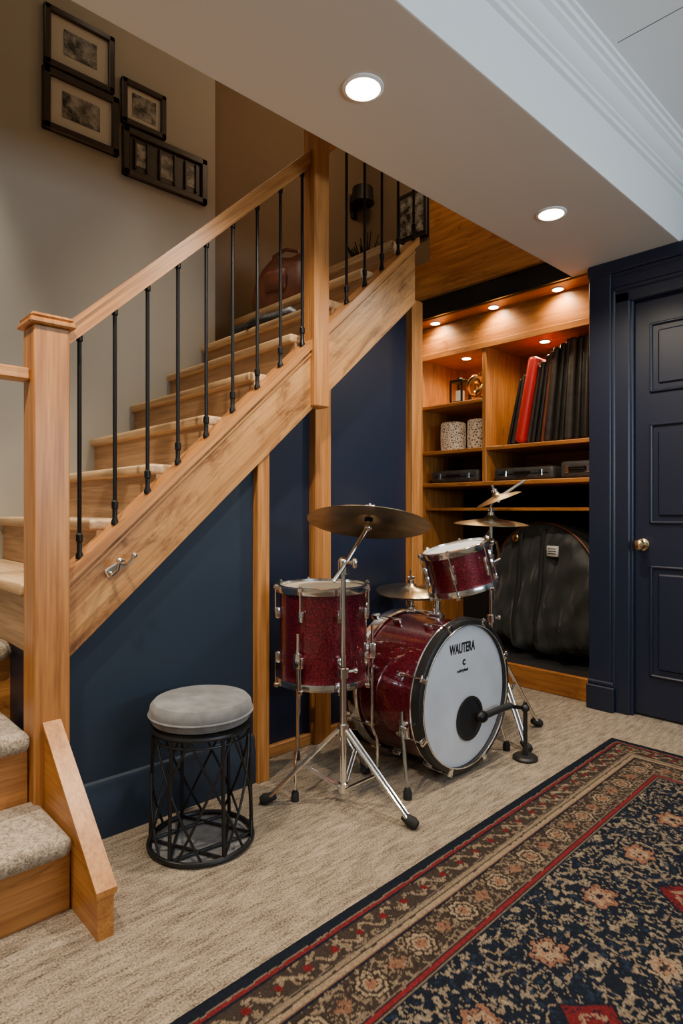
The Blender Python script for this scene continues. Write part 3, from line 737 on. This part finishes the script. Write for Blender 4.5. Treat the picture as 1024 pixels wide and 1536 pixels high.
put((e>.268)&(e<.273),tan,.45); put((e>.276)&(e<.288),red*1.05); put((e>.291)&(e<.295),tan,.5)
mf=e>.300
sq=fb(XX+.02*sp2,YY,30,31); sq2=fb(XX,YY,80,41)
put(mf&(np.abs(sq-.5)<.05)&(sp>.34),tan,.6); put(mf&(sq2>.66)&(sp3>.35),cream,.5); put(mf&(sq2<.28),np.array([.016,.028,.05]),.8)
fld=e>.36
def lattice(px,py,ox,oy,rad,c1,c2,c3,k):
    u=((XX-ox)/px+.5)%1-.5; v=((YY-oy)/py+.5)%1-.5; u=u*px; v=v*py
    r=np.sqrt(u*u+v*v*1.3); t=np.arctan2(v,u); r=r*(1+.16*np.cos(k*t))+.018*(sp2-.5)
    put(fld&(r<rad*1.15),navyc); put(fld&(r<rad)&(sp>.33),c1,.85); put(fld&(r<rad*.66)&(sp>.3),c2,.8); put(fld&(r<rad*.5)&(sp>.5),c1,.8); put(fld&(r<rad*.2),c3)
lattice(.29,.42,1.62,.735,.046,org,tan,navyc,6); lattice(.58,.42,1.47,.525,.042,tan,org,brown,8)
ud=((XX-1.20)/.58+.5)%1-.5; vd=((YY-.565)/.42+.5)%1-.5; dd=np.abs(ud*.58)+np.abs(vd*.42)+.012*(sp2-.5)
put(fld&(dd<.085),navyc); put(fld&(dd<.075)&(sp>.3),red*.8); put(fld&(dd<.045)&(sp>.45),tan,.6); put(fld&(dd<.025),red*.8)
C*= (.68+.6*sp3[...,None]); C=np.clip(C,0,1)
me=bpy.data.meshes.new("pile_surface"); nv=nx*ny
co=np.zeros((nv,3),dtype=np.float32); co[:,0]=XX.ravel(); co[:,1]=YY.ravel(); co[:,2]=.012+.0015*sp.ravel()
me.vertices.add(nv); me.vertices.foreach_set("co",co.ravel())
ii=(np.arange(ny-1)[:,None]*nx+np.arange(nx-1)[None,:]).ravel()
fi=np.stack([ii,ii+1,ii+1+nx,ii+nx],1).astype(np.int32); nf=len(fi)
me.loops.add(nf*4); me.loops.foreach_set("vertex_index",fi.ravel())
me.polygons.add(nf); me.polygons.foreach_set("loop_start",np.arange(nf,dtype=np.int32)*4)
me.update(calc_edges=True)
ca=me.color_attributes.new("weave",'FLOAT_COLOR','POINT')
cc=np.ones((nv,4),dtype=np.float32); cc[:,:3]=C.reshape(-1,3); ca.data.foreach_set("color",cc.ravel())
rm,nt,bs=new_mat("rug_weave"); at=nt.nodes.new("ShaderNodeAttribute"); at.attribute_name="weave"
tc=nt.nodes.new("ShaderNodeTexCoord"); n=nt.nodes.new("ShaderNodeTexNoise"); n.inputs["Scale"].default_value=350
L(nt,tc.outputs["Object"],n.inputs["Vector"]); r=nt.nodes.new("ShaderNodeValToRGB"); r.color_ramp.elements[0].position=.3;r.color_ramp.elements[0].color=(.55,.55,.55,1); r.color_ramp.elements[1].position=.65;r.color_ramp.elements[1].color=(1.0,1.0,1.0,1)
L(nt,n.outputs["Fac"],r.inputs["Fac"]); mx=nt.nodes.new("ShaderNodeMixRGB"); mx.blend_type='MULTIPLY'; mx.inputs[0].default_value=1
L(nt,at.outputs["Color"],mx.inputs[1]); L(nt,r.outputs["Color"],mx.inputs[2]); L(nt,mx.outputs[0],bs.inputs["Base Color"]); bs.inputs["Roughness"].default_value=.95; bs.inputs["Specular IOR Level"].default_value=.1
bp=nt.nodes.new("ShaderNodeBump"); bp.inputs["Strength"].default_value=.5; bp.inputs["Distance"].default_value=.003; L(nt,n.outputs["Fac"],bp.inputs["Height"]); L(nt,bp.outputs["Normal"],bs.inputs["Normal"])
me.materials.append(rm); o=bpy.data.objects.new("pile_surface",me); COL.objects.link(o); o.parent=rug
b=Bd(); b.box((X0-.003,Y0-.003,.0005),(X1+.003,Y1+.003,.0118),mat("rug_backing",(.012,.012,.018),.9),.004); b.done("backing",rug)
ra=math.radians(1.4)
rug.rotation_euler=(0,0,ra)
pv=Vector((2.81,1.195,0)); q0=Matrix.Rotation(ra,3,'Z')@Vector((2.81,1.175,0)); rug.location=(pv-q0)
# ------------------------------------------------------------ lights
def area(name,loc,rot,sx,sy,en,col):
    l=bpy.data.lights.new(name,'AREA'); l.shape='RECTANGLE'; l.size=sx; l.size_y=sy; l.energy=en; l.color=col
    o=bpy.data.objects.new(name,l); COL.objects.link(o); o.location=loc; o.rotation_euler=rot; return o
b=Bd()
b.box((.6,-2.40,1.0),(2.4,-2.36,1.06),white,.004); b.box((.6,-2.40,2.2),(2.4,-2.36,2.26),white,.004)
b.box((.6,-2.40,1.0),(.66,-2.36,2.26),white,.004); b.box((2.34,-2.40,1.0),(2.4,-2.36,2.26),white,.004); b.box((1.48,-2.40,1.0),(1.52,-2.37,2.26),white,.004)
b.done("window_1")
area("window_daylight",(1.5,-2.34,1.63),(math.radians(142),0,0),1.7,1.15,150,(.70,.86,1.0))
pl=bpy.data.lights.new("upper_hall_lamp",'POINT'); pl.energy=11; pl.color=(1,.72,.45); pl.shadow_soft_size=.12
o=bpy.data.objects.new("upper_hall_lamp",pl); COL.objects.link(o); o.location=(2.6,2.2,3.7)
w=bpy.data.worlds.new("world"); scene.world=w; w.use_nodes=True; w.node_tree.nodes["Background"].inputs[0].default_value=(.5,.55,.65,1); w.node_tree.nodes["Background"].inputs[1].default_value=.12
# ------------------------------------------------------------ camera
c=bpy.data.cameras.new("camera"); c.sensor_fit='VERTICAL'; c.sensor_height=36; c.lens=920/1536*36; c.clip_start=.02
c.shift_y=-3/1536
cam=bpy.data.objects.new("camera",c); COL.objects.link(cam); cam.location=(0,0,1.05); cam.rotation_euler=(math.pi/2,0,math.radians(46.8-90))
scene.camera=cam
